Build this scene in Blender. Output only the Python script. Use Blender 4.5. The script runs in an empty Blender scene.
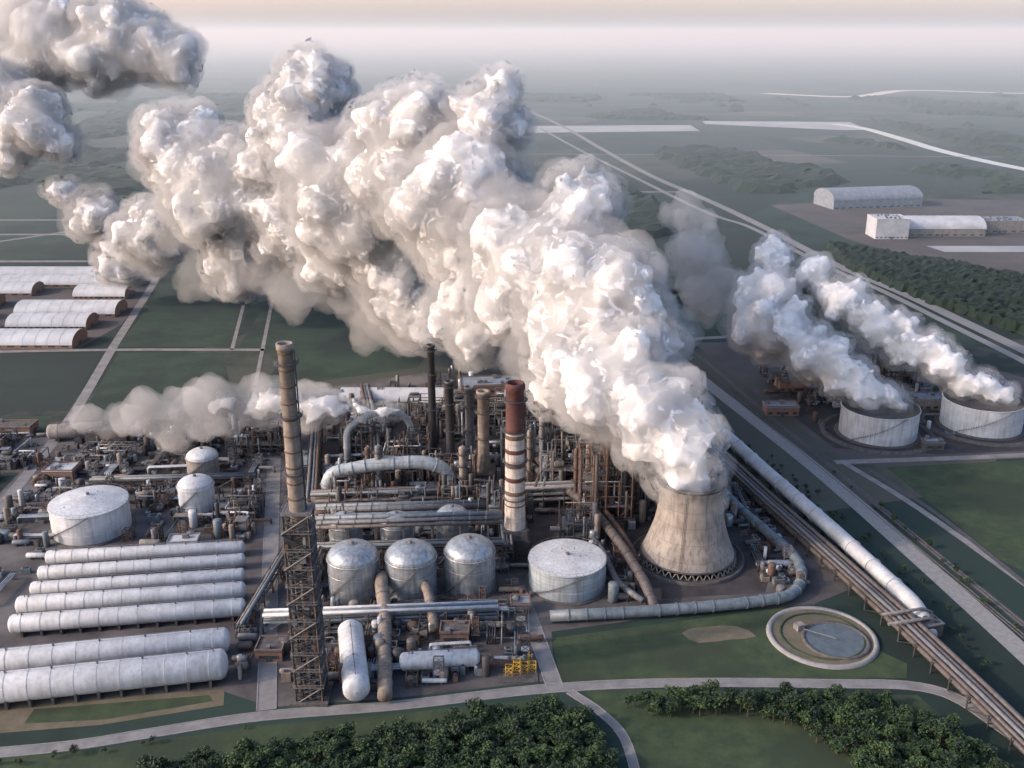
import bpy, math, random, bmesh, time
from mathutils import Vector, noise, Matrix
import numpy as np
t0=time.time()
rnd=random.Random(11)
sc=bpy.context.scene
# ============================================================ materials
MATS={}
def mat(name,c1,c2=None,rough=.7,metal=0,scale=.5,detail=6,streak=0,bump=.1,grime=(.05,.04,.035),bands=None,patch=None):
    m=bpy.data.materials.new(name); m.use_nodes=True; nt=m.node_tree; N=nt.nodes; L=nt.links
    b=N["Principled BSDF"]; b.inputs['Roughness'].default_value=rough; b.inputs['Metallic'].default_value=metal
    if c2 is None: c2=tuple(x*.75 for x in c1)
    tc=N.new("ShaderNodeNewGeometry"); P=tc.outputs['Position']
    n1=N.new("ShaderNodeTexNoise"); n1.inputs['Scale'].default_value=scale; n1.inputs['Detail'].default_value=detail; n1.inputs['Roughness'].default_value=.65
    L.new(P,n1.inputs['Vector'])
    r=N.new("ShaderNodeValToRGB"); r.color_ramp.elements[0].position=.35; r.color_ramp.elements[1].position=.65
    r.color_ramp.elements[0].color=(*c1,1); r.color_ramp.elements[1].color=(*c2,1)
    L.new(n1.outputs['Fac'],r.inputs[0]); out=r.outputs[0]
    if patch:
        n3=N.new("ShaderNodeTexNoise"); n3.inputs['Scale'].default_value=patch[0]; n3.inputs['Detail'].default_value=8; L.new(P,n3.inputs['Vector'])
        r3=N.new("ShaderNodeValToRGB"); r3.color_ramp.elements[0].position=.48; r3.color_ramp.elements[1].position=.6; L.new(n3.outputs['Fac'],r3.inputs[0])
        mx=N.new("ShaderNodeMixRGB"); mx.inputs[2].default_value=(*patch[1],1); L.new(r3.outputs[0],mx.inputs[0]); L.new(out,mx.inputs[1]); out=mx.outputs[0]
    if streak>0:
        mp=N.new("ShaderNodeMapping"); mp.inputs['Scale'].default_value=(1,1,.08); L.new(P,mp.inputs[0])
        n2=N.new("ShaderNodeTexNoise"); n2.inputs['Scale'].default_value=.9; n2.inputs['Detail'].default_value=5; L.new(mp.outputs[0],n2.inputs['Vector'])
        r2=N.new("ShaderNodeValToRGB"); r2.color_ramp.elements[0].position=.45; r2.color_ramp.elements[1].position=.75
        r2.color_ramp.elements[1].color=(streak,)*3+(1,); r2.color_ramp.elements[0].color=(0,0,0,1)
        L.new(n2.outputs['Fac'],r2.inputs[0])
        mx=N.new("ShaderNodeMixRGB"); mx.inputs[2].default_value=(*grime,1); L.new(r2.outputs[0],mx.inputs[0]); L.new(out,mx.inputs[1]); out=mx.outputs[0]
    if bands:
        sx=N.new("ShaderNodeSeparateXYZ"); L.new(P,sx.inputs[0])
        md=N.new("ShaderNodeMath"); md.operation='PINGPONG'; md.inputs[1].default_value=bands; L.new(sx.outputs['Z'],md.inputs[0])
        lt=N.new("ShaderNodeMath"); lt.operation='LESS_THAN'; lt.inputs[1].default_value=.12; L.new(md.outputs[0],lt.inputs[0])
        ml=N.new("ShaderNodeMath"); ml.operation='MULTIPLY'; ml.inputs[1].default_value=.45; L.new(lt.outputs[0],ml.inputs[0])
        mx=N.new("ShaderNodeMixRGB"); mx.inputs[2].default_value=(*grime,1); L.new(ml.outputs[0],mx.inputs[0]); L.new(out,mx.inputs[1]); out=mx.outputs[0]
    L.new(out,b.inputs['Base Color'])
    if bump:
        bp=N.new("ShaderNodeBump"); bp.inputs['Strength'].default_value=bump; bp.inputs['Distance'].default_value=.4
        L.new(n1.outputs['Fac'],bp.inputs['Height']); L.new(bp.outputs[0],b.inputs['Normal'])
    MATS[name]=m; return m
mat("white_steel",(.53,.56,.59),(.385,.4,.425),rough=.5,scale=.15,streak=.55,grime=(.18,.155,.14),bump=.03)
mat("white_pipe",(.52,.54,.57),(.365,.38,.395),rough=.55,scale=.12,streak=.4,grime=(.2,.18,.17),bump=.03)
mat("grey_tank",(.34,.39,.42),(.24,.28,.31),rough=.5,scale=.2,streak=.6,grime=(.12,.1,.09),bands=2.4,bump=.04)
mat("silver_steel",(.4,.44,.48),(.26,.29,.32),rough=.38,metal=.5,scale=.4,streak=.6,grime=(.12,.1,.08),bands=2.6,bump=.04)
mat("blue_pipe",(.15,.185,.21),(.09,.115,.135),rough=.5,scale=.4,streak=.4)
mat("brown_pipe",(.11,.095,.09),(.06,.051,.05),rough=.6,scale=.6,streak=.4)
mat("rust",(.115,.07,.053),(.063,.042,.036),rough=.85,scale=.7)
mat("tan_steel",(.26,.22,.185),(.145,.12,.1),rough=.7,scale=.35,streak=.7,grime=(.07,.055,.05),bands=5)
mat("dark_steel",(.048,.048,.053),(.023,.023,.026),rough=.6,scale=.8)
mat("mid_steel",(.15,.152,.162),(.078,.08,.086),rough=.6,scale=.8)
mat("yellow_paint",(.6,.38,.04),(.4,.24,.03),rough=.55,scale=.8)
mat("concrete",(.3,.27,.24),(.19,.165,.145),rough=.9,scale=.12,streak=.85,grime=(.09,.08,.072),bands=3.2,bump=.06)
mat("concrete_dark",(.1,.094,.092),(.05,.047,.047),rough=.9,scale=.5)
mat("chimney_white",(.5,.47,.44),(.32,.28,.25),rough=.8,scale=.4,streak=.7,grime=(.1,.075,.06),bands=4)
mat("dark_red",(.09,.028,.025),(.05,.019,.018),rough=.8,scale=.5,streak=.4)
mat("roof_white",(.48,.5,.53),(.34,.355,.38),rough=.7,scale=.08,bump=.02)
mat("roof_grey",(.22,.26,.31),(.15,.17,.2),rough=.7,scale=.2)
mat("brick_wall",(.2,.125,.095),(.14,.09,.07),rough=.85,scale=.5)
mat("wall_beige",(.26,.245,.23),(.165,.155,.145),rough=.85,scale=.4,streak=.5)
mat("window_glass",(.03,.04,.05),(.05,.06,.07),rough=.15,scale=1,bump=0)
mat("road_concrete",(.22,.213,.213),(.135,.132,.134),rough=.9,scale=.15,bump=.03)
mat("asphalt",(.075,.072,.075),(.048,.048,.05),rough=.9,scale=.3,bump=.03)
mat("kerb_concrete",(.25,.245,.24),rough=.9,bump=0)
mat("yard_gravel",(.09,.082,.083),(.034,.033,.036),rough=.95,scale=.07,detail=12,bump=.3,patch=(.03,(.118,.109,.111)))
mat("yard_dark",(.05,.045,.047),(.023,.021,.023),rough=.95,scale=.12,detail=12,bump=.3)
mat("bare_soil",(.088,.077,.077),(.052,.047,.049),rough=.95,scale=.02,detail=12)
mat("dry_soil",(.14,.115,.085),(.085,.078,.048),rough=.95,scale=.15,detail=10)
mat("lawn",(.017,.036,.016),(.042,.063,.027),rough=.95,scale=.16,detail=14,bump=.5,patch=(.03,(.02,.033,.017)))
mat("field_green",(.008,.025,.018),(.02,.041,.027),rough=.95,scale=.05,detail=14,bump=.4,patch=(.015,(.006,.018,.015)))
mat("field_teal",(.006,.019,.018),(.012,.027,.022),rough=.95,scale=.04,detail=14,patch=(.01,(.01,.018,.016)))
mat("canopy",(.003,.011,.008),(.012,.027,.015),rough=.95,scale=.12,detail=10,bump=.6)
mat("bark",(.07,.05,.035),rough=.9)
mat("leaves",(.022,.05,.014),(.043,.077,.022),rough=.8,scale=.25,bump=0)
mat("leaves_dark",(.009,.024,.009),(.018,.038,.015),rough=.8,scale=.25,bump=0)
mat("water",(.1,.12,.13),(.07,.085,.09),rough=.2,scale=.3,bump=.02)
mat("pale_strip",(.36,.37,.37),(.25,.26,.27),rough=.9,scale=.01,bump=0)
mat("far_road",(.21,.21,.21),(.16,.16,.16),rough=.9,scale=.01,bump=0)
mat("river_water",(.12,.14,.15),(.09,.11,.12),rough=.08,scale=.01,bump=0)
def ground_mat():
    m=bpy.data.materials.new("farmland"); m.use_nodes=True; nt=m.node_tree; N=nt.nodes; L=nt.links; b=N["Principled BSDF"]; b.inputs['Roughness'].default_value=.95
    g=N.new("ShaderNodeNewGeometry"); mp=N.new("ShaderNodeMapping"); mp.inputs['Rotation'].default_value=(0,0,.35); mp.inputs['Scale'].default_value=(.0026,.0042,1); L.new(g.outputs['Position'],mp.inputs[0])
    v=N.new("ShaderNodeTexVoronoi"); v.distance='CHEBYCHEV'; v.inputs['Scale'].default_value=1; L.new(mp.outputs[0],v.inputs['Vector'])
    r=N.new("ShaderNodeValToRGB"); cs=[(0,(.005,.018,.016)),(.25,(.012,.034,.026)),(.5,(.006,.019,.016)),(.7,(.027,.046,.034)),(.85,(.065,.066,.054)),(1,(.009,.024,.021))]
    e=r.color_ramp.elements; e[0].color=(*cs[0][1],1); e[1].color=(*cs[-1][1],1)
    for p,c in cs[1:-1]:
        k=e.new(p); k.color=(*c,1)
    sp=N.new("ShaderNodeSeparateColor"); L.new(v.outputs['Color'],sp.inputs[0]); L.new(sp.outputs[0],r.inputs[0])
    n=N.new("ShaderNodeTexNoise"); n.inputs['Scale'].default_value=.004; n.inputs['Detail'].default_value=12; n.inputs['Roughness'].default_value=.7; L.new(g.outputs['Position'],n.inputs['Vector'])
    r2=N.new("ShaderNodeValToRGB"); r2.color_ramp.elements[0].position=.49; r2.color_ramp.elements[1].position=.57; L.new(n.outputs['Fac'],r2.inputs[0])
    mx=N.new("ShaderNodeMixRGB"); L.new(r2.outputs[0],mx.inputs[0]); L.new(r.outputs[0],mx.inputs[1]); mx.inputs[2].default_value=(.004,.014,.012,1)
    L.new(mx.outputs[0],b.inputs['Base Color']); MATS["farmland"]=m
ground_mat()
# ============================================================ mesh builder
class MB:
    def __init__(s): s.v=[]; s.f=[]; s.m=[]; s.sm=[]; s.names=[]
    def mi(s,n):
        if n not in s.names: s.names.append(n)
        return s.names.index(n)
    def add(s,vs,fs,m,smooth=False):
        o=len(s.v); s.v+= [tuple(v) for v in vs]; k=s.mi(m)
        for f in fs: s.f.append(tuple(i+o for i in f)); s.m.append(k); s.sm.append(smooth)
    def box(s,cx,cy,z,sx,sy,sz,m,rot=0):
        c,n=math.cos(rot),math.sin(rot); vs=[]
        for dz in (0,sz):
            for dx,dy in ((-1,-1),(1,-1),(1,1),(-1,1)):
                x=dx*sx/2;y=dy*sy/2; vs.append((cx+x*c-y*n,cy+x*n+y*c,z+dz))
        s.add(vs,[(3,2,1,0),(4,5,6,7),(0,1,5,4),(1,2,6,5),(2,3,7,6),(3,0,4,7)],m)
    def cyl(s,p1,p2,r1,r2=None,m="mid_steel",seg=12,caps=True,dome=0):
        if r2 is None: r2=r1
        p1=Vector(p1);p2=Vector(p2); d=(p2-p1).normalized()
        a=Vector((0,0,1)) if abs(d.z)<.9 else Vector((1,0,0)); x=d.cross(a).normalized(); y=d.cross(x)
        rings=[(p1,r1),(p2,r2)]
        if dome:
            h=dome; pre=[];post=[]
            for k in range(3):
                t=(k+1)/3*math.pi/2*.97
                post.append((p2+d*h*math.sin(t),r2*math.cos(t))); pre.insert(0,(p1-d*h*math.sin(t),r1*math.cos(t)))
            rings=pre+rings+post
        s.sweep(rings,x,y,m,seg,caps)
    def sweep(s,rings,x,y,m,seg,caps=True):
        vs=[];fs=[]
        for p,r in rings:
            for i in range(seg):
                t=2*math.pi*i/seg; vs.append(p+x*(r*math.cos(t))+y*(r*math.sin(t)))
        n=len(rings)
        for k in range(n-1):
            for i in range(seg):
                j=(i+1)%seg; fs.append((k*seg+i,k*seg+j,(k+1)*seg+j,(k+1)*seg+i))
        s.add(vs,fs,m,seg>4)
        if caps:
            s.add([vs[i] for i in range(seg)],[tuple(range(seg))[::-1]],m); s.add([vs[(n-1)*seg+i] for i in range(seg)],[tuple(range(seg))],m)
    def lathe(s,cx,cy,prof,m,seg=32):
        vs=[];fs=[]
        for r,z in prof:
            for i in range(seg):
                t=2*math.pi*i/seg; vs.append((cx+r*math.cos(t),cy+r*math.sin(t),z))
        for k in range(len(prof)-1):
            for i in range(seg):
                j=(i+1)%seg; fs.append((k*seg+i,k*seg+j,(k+1)*seg+j,(k+1)*seg+i))
        s.add(vs,fs,m,True)
    def beam(s,p1,p2,w,m): s.cyl(p1,p2,w*.7,None,m,4,False)
    def pipe(s,pts,r,m,seg=10,fil=None,flange=0):
        pts=[Vector(p) for p in pts]; fil=fil or r*2.5; out=[pts[0]]
        for i in range(1,len(pts)-1):
            a=(pts[i-1]-pts[i]);b=(pts[i+1]-pts[i]); f=min(fil,a.length*.45,b.length*.45); A=pts[i]+a.normalized()*f;B=pts[i]+b.normalized()*f
            for k in range(6):
                t=k/5; out.append((1-t)**2*A+2*t*(1-t)*pts[i]+t*t*B)
        out.append(pts[-1])
        d=(out[1]-out[0]).normalized(); a=Vector((0,0,1)) if abs(d.z)<.9 else Vector((1,0,0)); x=d.cross(a).normalized()
        vs=[];fs=[];n=len(out)
        for k,p in enumerate(out):
            d=(out[min(k+1,n-1)]-out[max(k-1,0)]).normalized(); x=(x-d*x.dot(d)).normalized(); y=d.cross(x)
            for i in range(seg):
                t=2*math.pi*i/seg; vs.append(p+x*(r*math.cos(t))+y*(r*math.sin(t)))
        for k in range(n-1):
            for i in range(seg):
                j=(i+1)%seg; fs.append((k*seg+i,k*seg+j,(k+1)*seg+j,(k+1)*seg+i))
        fs.append(tuple(range(seg))[::-1]); fs.append(tuple((n-1)*seg+i for i in range(seg)))
        s.add(vs,fs,m,True)
        if flange:
            for i in range(len(pts)-1):
                L=(pts[i+1]-pts[i]); q=int(L.length/flange); dd=L.normalized()
                for k in range(1,q+1):
                    c=pts[i]+L*(k/(q+1)); s.cyl(c-dd*.15,c+dd*.15,r*1.12,None,m,seg)
    def build(s,name,parent=None):
        if not s.v: return None
        a=np.array(s.v); o=Vector(((a[:,0].min()+a[:,0].max())/2,(a[:,1].min()+a[:,1].max())/2,a[:,2].min()))
        me=bpy.data.meshes.new(name); me.from_pydata((a-np.array(o)).tolist(),[],s.f)
        for n in s.names: me.materials.append(MATS[n])
        me.polygons.foreach_set("material_index",s.m); me.polygons.foreach_set("use_smooth",s.sm); me.update()
        ob=bpy.data.objects.new(name,me); sc.collection.objects.link(ob); ob.location=o
        if parent: ob.parent=parent
        return ob
def poly(name,pts,z,m):
    b=bmesh.new(); vs=[b.verts.new((x,y,z)) for x,y in pts]; f=b.faces.new(vs)
    b.normal_update()
    if f.normal.z<0: f.normal_flip()
    bmesh.ops.triangulate(b,faces=[f]); me=bpy.data.meshes.new(name); b.to_mesh(me); b.free(); me.materials.append(MATS[m])
    o=bpy.data.objects.new(name,me); sc.collection.objects.link(o); return o
def smooth(pts,k=8):
    P=[Vector((*p,0)) for p in pts]; P=[P[0]*2-P[1]]+P+[P[-1]*2-P[-2]]; out=[]
    for i in range(1,len(P)-2):
        a,b,c,d=P[i-1:i+3]
        for j in range(k):
            t=j/k; out.append(.5*((2*b)+(c-a)*t+(2*a-5*b+4*c-d)*t*t+(3*b-a-3*c+d)*t**3))
    out.append(P[-2]); return out
def strip(mb,P,off,w,z,m,h=0):
    n=len(P); L=[];R=[]
    for i in range(n):
        d=(P[min(i+1,n-1)]-P[max(i-1,0)]).normalized(); q=Vector((-d.y,d.x,0)); L.append(P[i]+q*(off+w/2));R.append(P[i]+q*(off-w/2))
    if h==0:
        vs=[(p.x,p.y,z) for p in L]+[(p.x,p.y,z) for p in R]; mb.add(vs,[(n+i,n+i+1,i+1,i) for i in range(n-1)],m)
    else:
        vs=[(p.x,p.y,z) for p in L]+[(p.x,p.y,z) for p in R]+[(p.x,p.y,z+h) for p in L]+[(p.x,p.y,z+h) for p in R]
        fs=[]
        for i in range(n-1): fs+=[(3*n+i,3*n+i+1,2*n+i+1,2*n+i),(n+i,n+i+1,3*n+i+1,3*n+i),(i+1,i,2*n+i,2*n+i+1)]
        mb.add(vs,fs,m)
def road(name,pts,w,m="road_concrete",z=.06,kerb=False,rails=False):
    P=smooth(pts); mb=MB(); strip(mb,P,0,w,z,m)
    if kerb: strip(mb,P,w/2+.2,.35,0,"kerb_concrete",z+.12); strip(mb,P,-w/2-.2,.35,0,"kerb_concrete",z+.12)
    if rails:
        for o in (-.75,.75): strip(mb,P,o,.2,z,"mid_steel",.2)
    return mb.build(name)
def inside(x,y,pg):
    c=False; j=len(pg)-1
    for i in range(len(pg)):
        if (pg[i][1]>y)!=(pg[j][1]>y) and x<(pg[j][0]-pg[i][0])*(y-pg[i][1])/(pg[j][1]-pg[i][1])+pg[i][0]: c=not c
        j=i
    return c
# ============================================================ terrain
bpy.ops.mesh.primitive_plane_add(size=160000,location=(0,0,0)); g=bpy.context.object; g.name="ground"; g.data.materials.append(MATS["farmland"])
yard=[(-236,492),(-200,512),(-139,549),(-51,592),(28,565),(80,515),(97,480),(117,400),(133,335),(112,322),(64,316),(14,304),(14,276),(-35,267),(-76,262),(-93,270),(-150,262),(-215,262),(-225,330),(-228,400),(-300,405),(-330,440),(-320,490)]
poly("plant_yard",yard,.02,"yard_gravel")
poly("plant_yard_dark",[(-105,415),(-100,520),(-40,560),(20,540),(70,500),(98,440),(112,370),(96,330),(50,325),(35,345),(-5,345),(-5,400)],.04,"yard_dark")
poly("lawn",[(14,300),(64,311.5),(101,319.5),(133,285),(130,277),(16,275)],.05,"lawn")
poly("dirt_patch",[(60,303),(63,305.6),(66,306.5),(70,307),(75,308),(80,307.4),(84,305),(86,301),(82,299.6),(76,299),(72,298),(65,297),(62,299)],.07,"dry_soil")
poly("lawn",[(-175,262),(-93,271),(-91,263),(-126,253.5),(-175,247)],.05,"dry_soil")
poly("lawn",[(-150,261),(-97,268),(-95,265),(-126,256),(-150,254)],.07,"lawn")
poly("lawn",[(-170,243),(-134,240),(-78,253),(-35,259),(9,266),(20,262),(30,225),(-170,225)],.03,"lawn")
poly("lawn",[(22,272),(130,268),(145,225),(38,225),(30,258)],.03,"lawn")
poly("farm_field",[(-262,632),(-192,632),(-168,560),(-140,552),(-200,515),(-242,530)],.03,"field_green")
poly("farm_field",[(-268,645),(-190,645),(-205,760),(-285,770)],.03,"field_green")
poly("farm_field",[(-184,630),(-150,640),(-150,560),(-60,600),(-40,760),(-195,775)],.03,"field_green")
poly("farm_field",[(-272,630),(-370,630),(-420,520),(-250,524)],.03,"field_teal")
poly("farm_field",[(-255,515),(-420,515),(-420,330),(-228,330),(-237,440)],.015,"field_green")
poly("farm_field",[(-250,345),(-232,345),(-238,440),(-246,440)],.03,"field_teal")
poly("shed_yard",[(-480,600),(-292,640),(-285,700),(-300,805),(-480,805)],.02,"bare_soil")
poly("farm_field",[(-582,1043),(-447,1043),(-395,925),(-515,925)],.03,"field_green")
poly("bare_ground",[(320,1238),(502,1294),(800,1250),(641,1187),(700,771),(429,771),(399,870),(348,1016)],.03,"bare_soil")
poly("bare_ground",[(325,1858),(508,1858),(555,1664),(369,1638)],.03,"bare_soil")
poly("pale_strip",[(7,2361),(415,2388),(411,2236),(6,2190)],.1,"pale_strip")
poly("pale_strip",[(463,2501),(814,2472),(786,2260),(724,2260),(455,2416)],.1,"pale_strip")
poly("pale_strip",[(414,985),(640,985),(640,956),(421,956)],.1,"pale_strip")
poly("plant_yard",[(124,655),(264,655),(330,560),(300,461),(166,449),(146,541)],.02,"bare_soil")
poly("plant_yard_dark",[(150,545),(165,470),(215,462),(300,470),(320,520),(270,560),(200,570)],.04,"yard_dark")
poly("farm_field",[(183,446),(274,457),(330,460),(300,339),(213,325),(197,355)],.03,"lawn")
poly("farm_field",[(125,660),(260,665),(330,640),(300,740),(200,820),(100,800),(90,700)],.02,"field_green")
poly("farm_field",[(110,1240),(200,1200),(290,900),(120,780),(60,900)],.02,"field_teal")
road("highway",[(29,2953),(112,2388),(164,1892),(207,1516),(245,1302),(275,1101),(296,911),(319,797),(332,712),(348,600),(365,450)],11,z=.12,m="far_road")
road("highway",[(63,2310),(124,1858),(186,1462),(221,1238),(240,1150),(262,1083),(284,911),(306,797),(318,712),(333,600),(350,450)],7,z=.12,m="far_road")
road("river",[(760,2420),(790,2300),(786,2040),(780,1810),(811,1551),(900,1300)],26,m="river_water",z=.14)
road("river",[(2600,4200),(1900,3700),(1500,3900),(1150,3500),(900,3700)],55,m="river_water",z=.3)
road("country_road",[(29,2953),(-60,3600),(-100,5200),(-400,9000)],14,m="far_road",z=.3)
for yy,k in ((3050,.02),(1750,-.03)): road("country_road",[(-2500,yy-k*2500),(-800,yy),(100,yy+40),(1500,yy+k*1500),(3000,yy+k*3000)],7,m="far_road",z=.25)
road("country_road",[(105,1346),(225,1346)],9,z=.1)
road("country_road",[(296,900),(200,700),(120,660)],6,z=.1)
road("canal_road",[(60,760),(97,673),(116,580),(134.5,502),(149,440),(162,370),(176,285),(184,225)],8.5,z=.08,m="kerb_concrete")
road("railway_track",[(92,685),(119,638),(140,530),(157,443),(172,365),(187,290),(196,225)],3.4,m="bare_soil",z=.08,rails=True)
road("railway_track",[(86,700),(112,638),(133,530),(152,443),(167,365),(182,290),(191,225)],2.6,m="yard_dark",z=.07,rails=True)
road("service_road",[(164,452),(182,400),(202,318),(220,240)],3.5,z=.08)
road("service_road",[(174,443),(189,390),(203,308),(222,225)],2.5,m="asphalt",z=.09)
road("service_road",[(160,452),(230,458),(320,468)],5,z=.1)
road("perimeter_road",[(-175,238),(-134,243.5),(-110,249.5),(-78,257.5),(-35,263),(9,271),(49,274.3),(100,274),(136,271),(150,251),(160,225)],4,z=.08,kerb=True)
road("footpath",[(18.5,270),(27.5,259.7),(34,246.6),(36,222)],2.4,z=.07,kerb=True)
road("plant_road",[(-134,533),(-109,410),(-92,330),(-77,260.6)],5.5,z=.07,kerb=True)
road("plant_road",[(14,272),(8,305),(2,335)],5,z=.07,kerb=True)
road("country_road",[(-310,850),(-300,803),(-271,649),(-246,525),(-234,443),(-224,343),(-222,250)],6,z=.08)
road("country_road",[(-480,633),(-368,633),(-266,638),(-166,638)],5,z=.09)
road("country_road",[(-210,755),(-188,638)],2.5,z=.09); road("country_road",[(-191,771),(-155,567)],2.5,z=.09)
for yy,xa,xb in ((1043,-800,-447),(911,-700,-388),(1130,-800,-430)): road("country_road",[(xa,yy),(xb,yy+3)],8,z=.1)
road("country_road",[(-620,900),(-495,1040),(-420,1130)],7,z=.11)
# ============================================================ pond
mb=MB(); mb.lathe(109,300.7,[(19.2,0),(18.8,.9),(17.6,1.0),(17.2,.5)],"kerb_concrete",48)
mb.lathe(109,300.7,[(17.25,.5),(14,.45),(6,.42)],"dry_soil",48)
mb.lathe(113,298,[(11.8,.4),(11.5,1.0),(10.6,1.0),(10.2,.6)],"concrete_dark",40); mb.lathe(113,298,[(10.3,.62),(.01,.6)],"water",40)
mb.lathe(109,300.7,[(14.6,.45),(14.5,.75),(13.9,.75),(13.8,.45)],"lawn",48)
mb.box(102,305,.4,3,2.5,2.2,"wall_beige",.4); mb.beam((103,304,1.2),(113,298,1.2),.3,"mid_steel"); mb.build("settling_pond")
# ============================================================ cooling tower
def cooling_tower(cx,cy):
    mb=MB(); H=34; prof=[]
    def rad(z): 
        t=(z-27)/27; return 12.6*math.sqrt(1+ (t*t)*1.5)
    z0=3
    for i in range(25):
        z=z0+(H-z0)*i/24; prof.append((rad(z),z))
    inner=[(r-.7,z) for r,z in prof][::-1]
    mb.lathe(cx,cy,prof,"concrete",96)
    rt=prof[-1][0]; mb.lathe(cx,cy,[(rt,H),(rt+.6,H),(rt+.6,H+.9),(rt-.9,H+.9),(rt-.9,H)],"concrete_dark",96)
    mb.lathe(cx,cy,inner,"concrete_dark",96)
    rb=prof[0][0]; mb.lathe(cx,cy,[(rb-.8,z0-.5),(rb+.5,z0-.5),(rb+.5,z0+.3),(rb,z0+.3)],"concrete_dark",96)
    n=40
    for i in range(n):
        a=2*math.pi*i/n;b=2*math.pi*(i+.5)/n;c=2*math.pi*(i+1)/n
        p=lambda t,r,z:(cx+r*math.cos(t),cy+r*math.sin(t),z)
        mb.beam(p(a,rb+1,0),p(b,rb,z0-.3),.4,"concrete"); mb.beam(p(c,rb+1,0),p(b,rb,z0-.3),.4,"concrete")
    mb.lathe(cx,cy,[(rb+4.2,0),(rb+4,1.3),(rb+3.4,1.3),(rb+3.3,.5),(.1,.5)],"concrete_dark",64)
    for k in range(24):
        z=z0+(H-z0)*k/24;z2=z0+(H-z0)*(k+1)/24
        for o in (-.02,.02):
            a=-1.9+o; mb.beam((cx+(rad(z)+.35)*math.cos(a),cy+(rad(z)+.35)*math.sin(a),z),(cx+(rad(z2)+.35)*math.cos(a),cy+(rad(z2)+.35)*math.sin(a),z2),.12,"dark_steel")
    mb.build("cooling_tower")
cooling_tower(71,357.5)
# ============================================================ chimneys
def rings(mb,x,y,zs,r,m="dark_steel"):
    for z in zs:
        mb.lathe(x,y,[(r,z),(r+1.1,z),(r+1.1,z+.18),(r,z+.18)],m,20)
        mb.lathe(x,y,[(r+1.05,z+1.1),(r+1.12,z+1.1),(r+1.12,z+1.2),(r+1.05,z+1.2)],m,20)
        for i in range(12):
            t=2*math.pi*i/12; mb.beam((x+(r+1.08)*math.cos(t),y+(r+1.08)*math.sin(t),z),(x+(r+1.08)*math.cos(t),y+(r+1.08)*math.sin(t),z+1.2),.06,m)
mb=MB(); x,y=1.2,363
mb.box(x,y,0,12,12,7,"dark_steel"); mb.box(x,y,7,10,10,4,"concrete_dark")
mb.lathe(x,y,[(4.3,11),(4.0,30),(3.8,53)],"chimney_white",28)
mb.lathe(x,y,[(3.9,53),(4.1,54),(3.7,55),(3.6,70),(4,70.5),(4,72),(3.6,73),(3,73),(2.9,60),(.1,59)],"dark_red",28)
for z in range(14,53,6): mb.lathe(x,y,[(4.25-z*.008,z),(4.3-z*.008,z+.1),(4.3-z*.008,z+1.7),(4.2-z*.008,z+1.8)],"dark_red" if z%4==0 else "rust",28)
rings(mb,x,y,[24,40,53,66],3.9); mb.box(x+3.9,y-.4,10,.3,.6,60,"dark_steel")
mb.build("brick_chimney")
def lattice(mb,x,y,w,z0,z1,step,m,bw=.35,taper=0,cross=True):
    z=z0
    while z<z1-.1:
        z2=min(z+step,z1); a=w/2*(1-taper*(z-z0)/(z1-z0)); b=w/2*(1-taper*(z2-z0)/(z1-z0))
        c1=[(x-a,y-a,z),(x+a,y-a,z),(x+a,y+a,z),(x-a,y+a,z)]; c2=[(x-b,y-b,z2),(x+b,y-b,z2),(x+b,y+b,z2),(x-b,y+b,z2)]
        for i in range(4):
            j=(i+1)%4; mb.beam(c1[i],c2[i],bw*1.3,m); mb.beam(c2[i],c2[j],bw,m)
            if cross: mb.beam(c1[i],c2[j],bw*.7,m); mb.beam(c1[j],c2[i],bw*.7,m)
        z=z2
mb=MB(); x,y=-64,268
lattice(mb,x,y,8.5,0,66,3,"dark_steel",.3,.1); lattice(mb,x,y,8.3,0,66,6,"rust",.4,.1,False)
for z in range(6,67,6):
    w=8*(1-.1*z/66); mb.box(x,y,z,w+1.8,w+1.8,.2,"mid_steel"); 
    for s in (-1,1):
        mb.box(x+s*(w/2+.85),y,z+1.1,.1,w+1.7,.12,"tan_steel"); mb.box(x,y+s*(w/2+.85),z+1.1,w+1.6,.1,.12,"tan_steel")
        for q in range(6): mb.beam((x-w/2+q*w/5,y+s*(w/2+.85),z),(x-w/2+q*w/5,y+s*(w/2+.85),z+1.1),.07,"tan_steel")
for dx,dy,r,m,h in ((0,0,2.4,"tan_steel",66),(2.6,-2.4,.7,"tan_steel",60),(-2.8,-2.5,.6,"brown_pipe",64),(2.7,2.6,.6,"rust",52),(-2.6,2.5,.8,"mid_steel",60),(.3,-3.4,.5,"tan_steel",45),(-1.3,-3.5,.3,"dark_steel",62),(3.4,0,.35,"mid_steel",58)):
    mb.cyl((x+dx,y+dy,0),(x+dx,y+dy,h),r,None,m,12)
for k in range(110):
    z=rnd.uniform(1,62); mb.box(x+rnd.uniform(-3.4,3.4),y-3+rnd.uniform(-1,1),z,rnd.uniform(.5,2.2),rnd.uniform(.5,1.6),rnd.uniform(.6,2.6),rnd.choice(["rust","tan_steel","dark_steel","dark_steel","mid_steel"]))
for k in range(11): mb.beam((x-4.4+(k%2)*8.6,y-4.6,k*6),(x+4.2-(k%2)*8.6,y-4.6,k*6+6),.4,"dark_steel")
mb.lathe(x,y,[(2.5,66),(2.3,90),(2.05,116),(2.5,116.2),(2.5,118),(1.8,118),(1.8,110),(.1,109)],"tan_steel",24)
for z in range(70,116,5): mb.lathe(x,y,[(2.5-.01*(z-66),z),(2.75-.01*(z-66),z+.05),(2.75-.01*(z-66),z+.5),(2.4-.01*(z-66),z+.55)],"rust",20)
rings(mb,x,y,[78,96,112],2.5); mb.box(x+2.6,y,66,.3,.6,50,"dark_steel")
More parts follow.
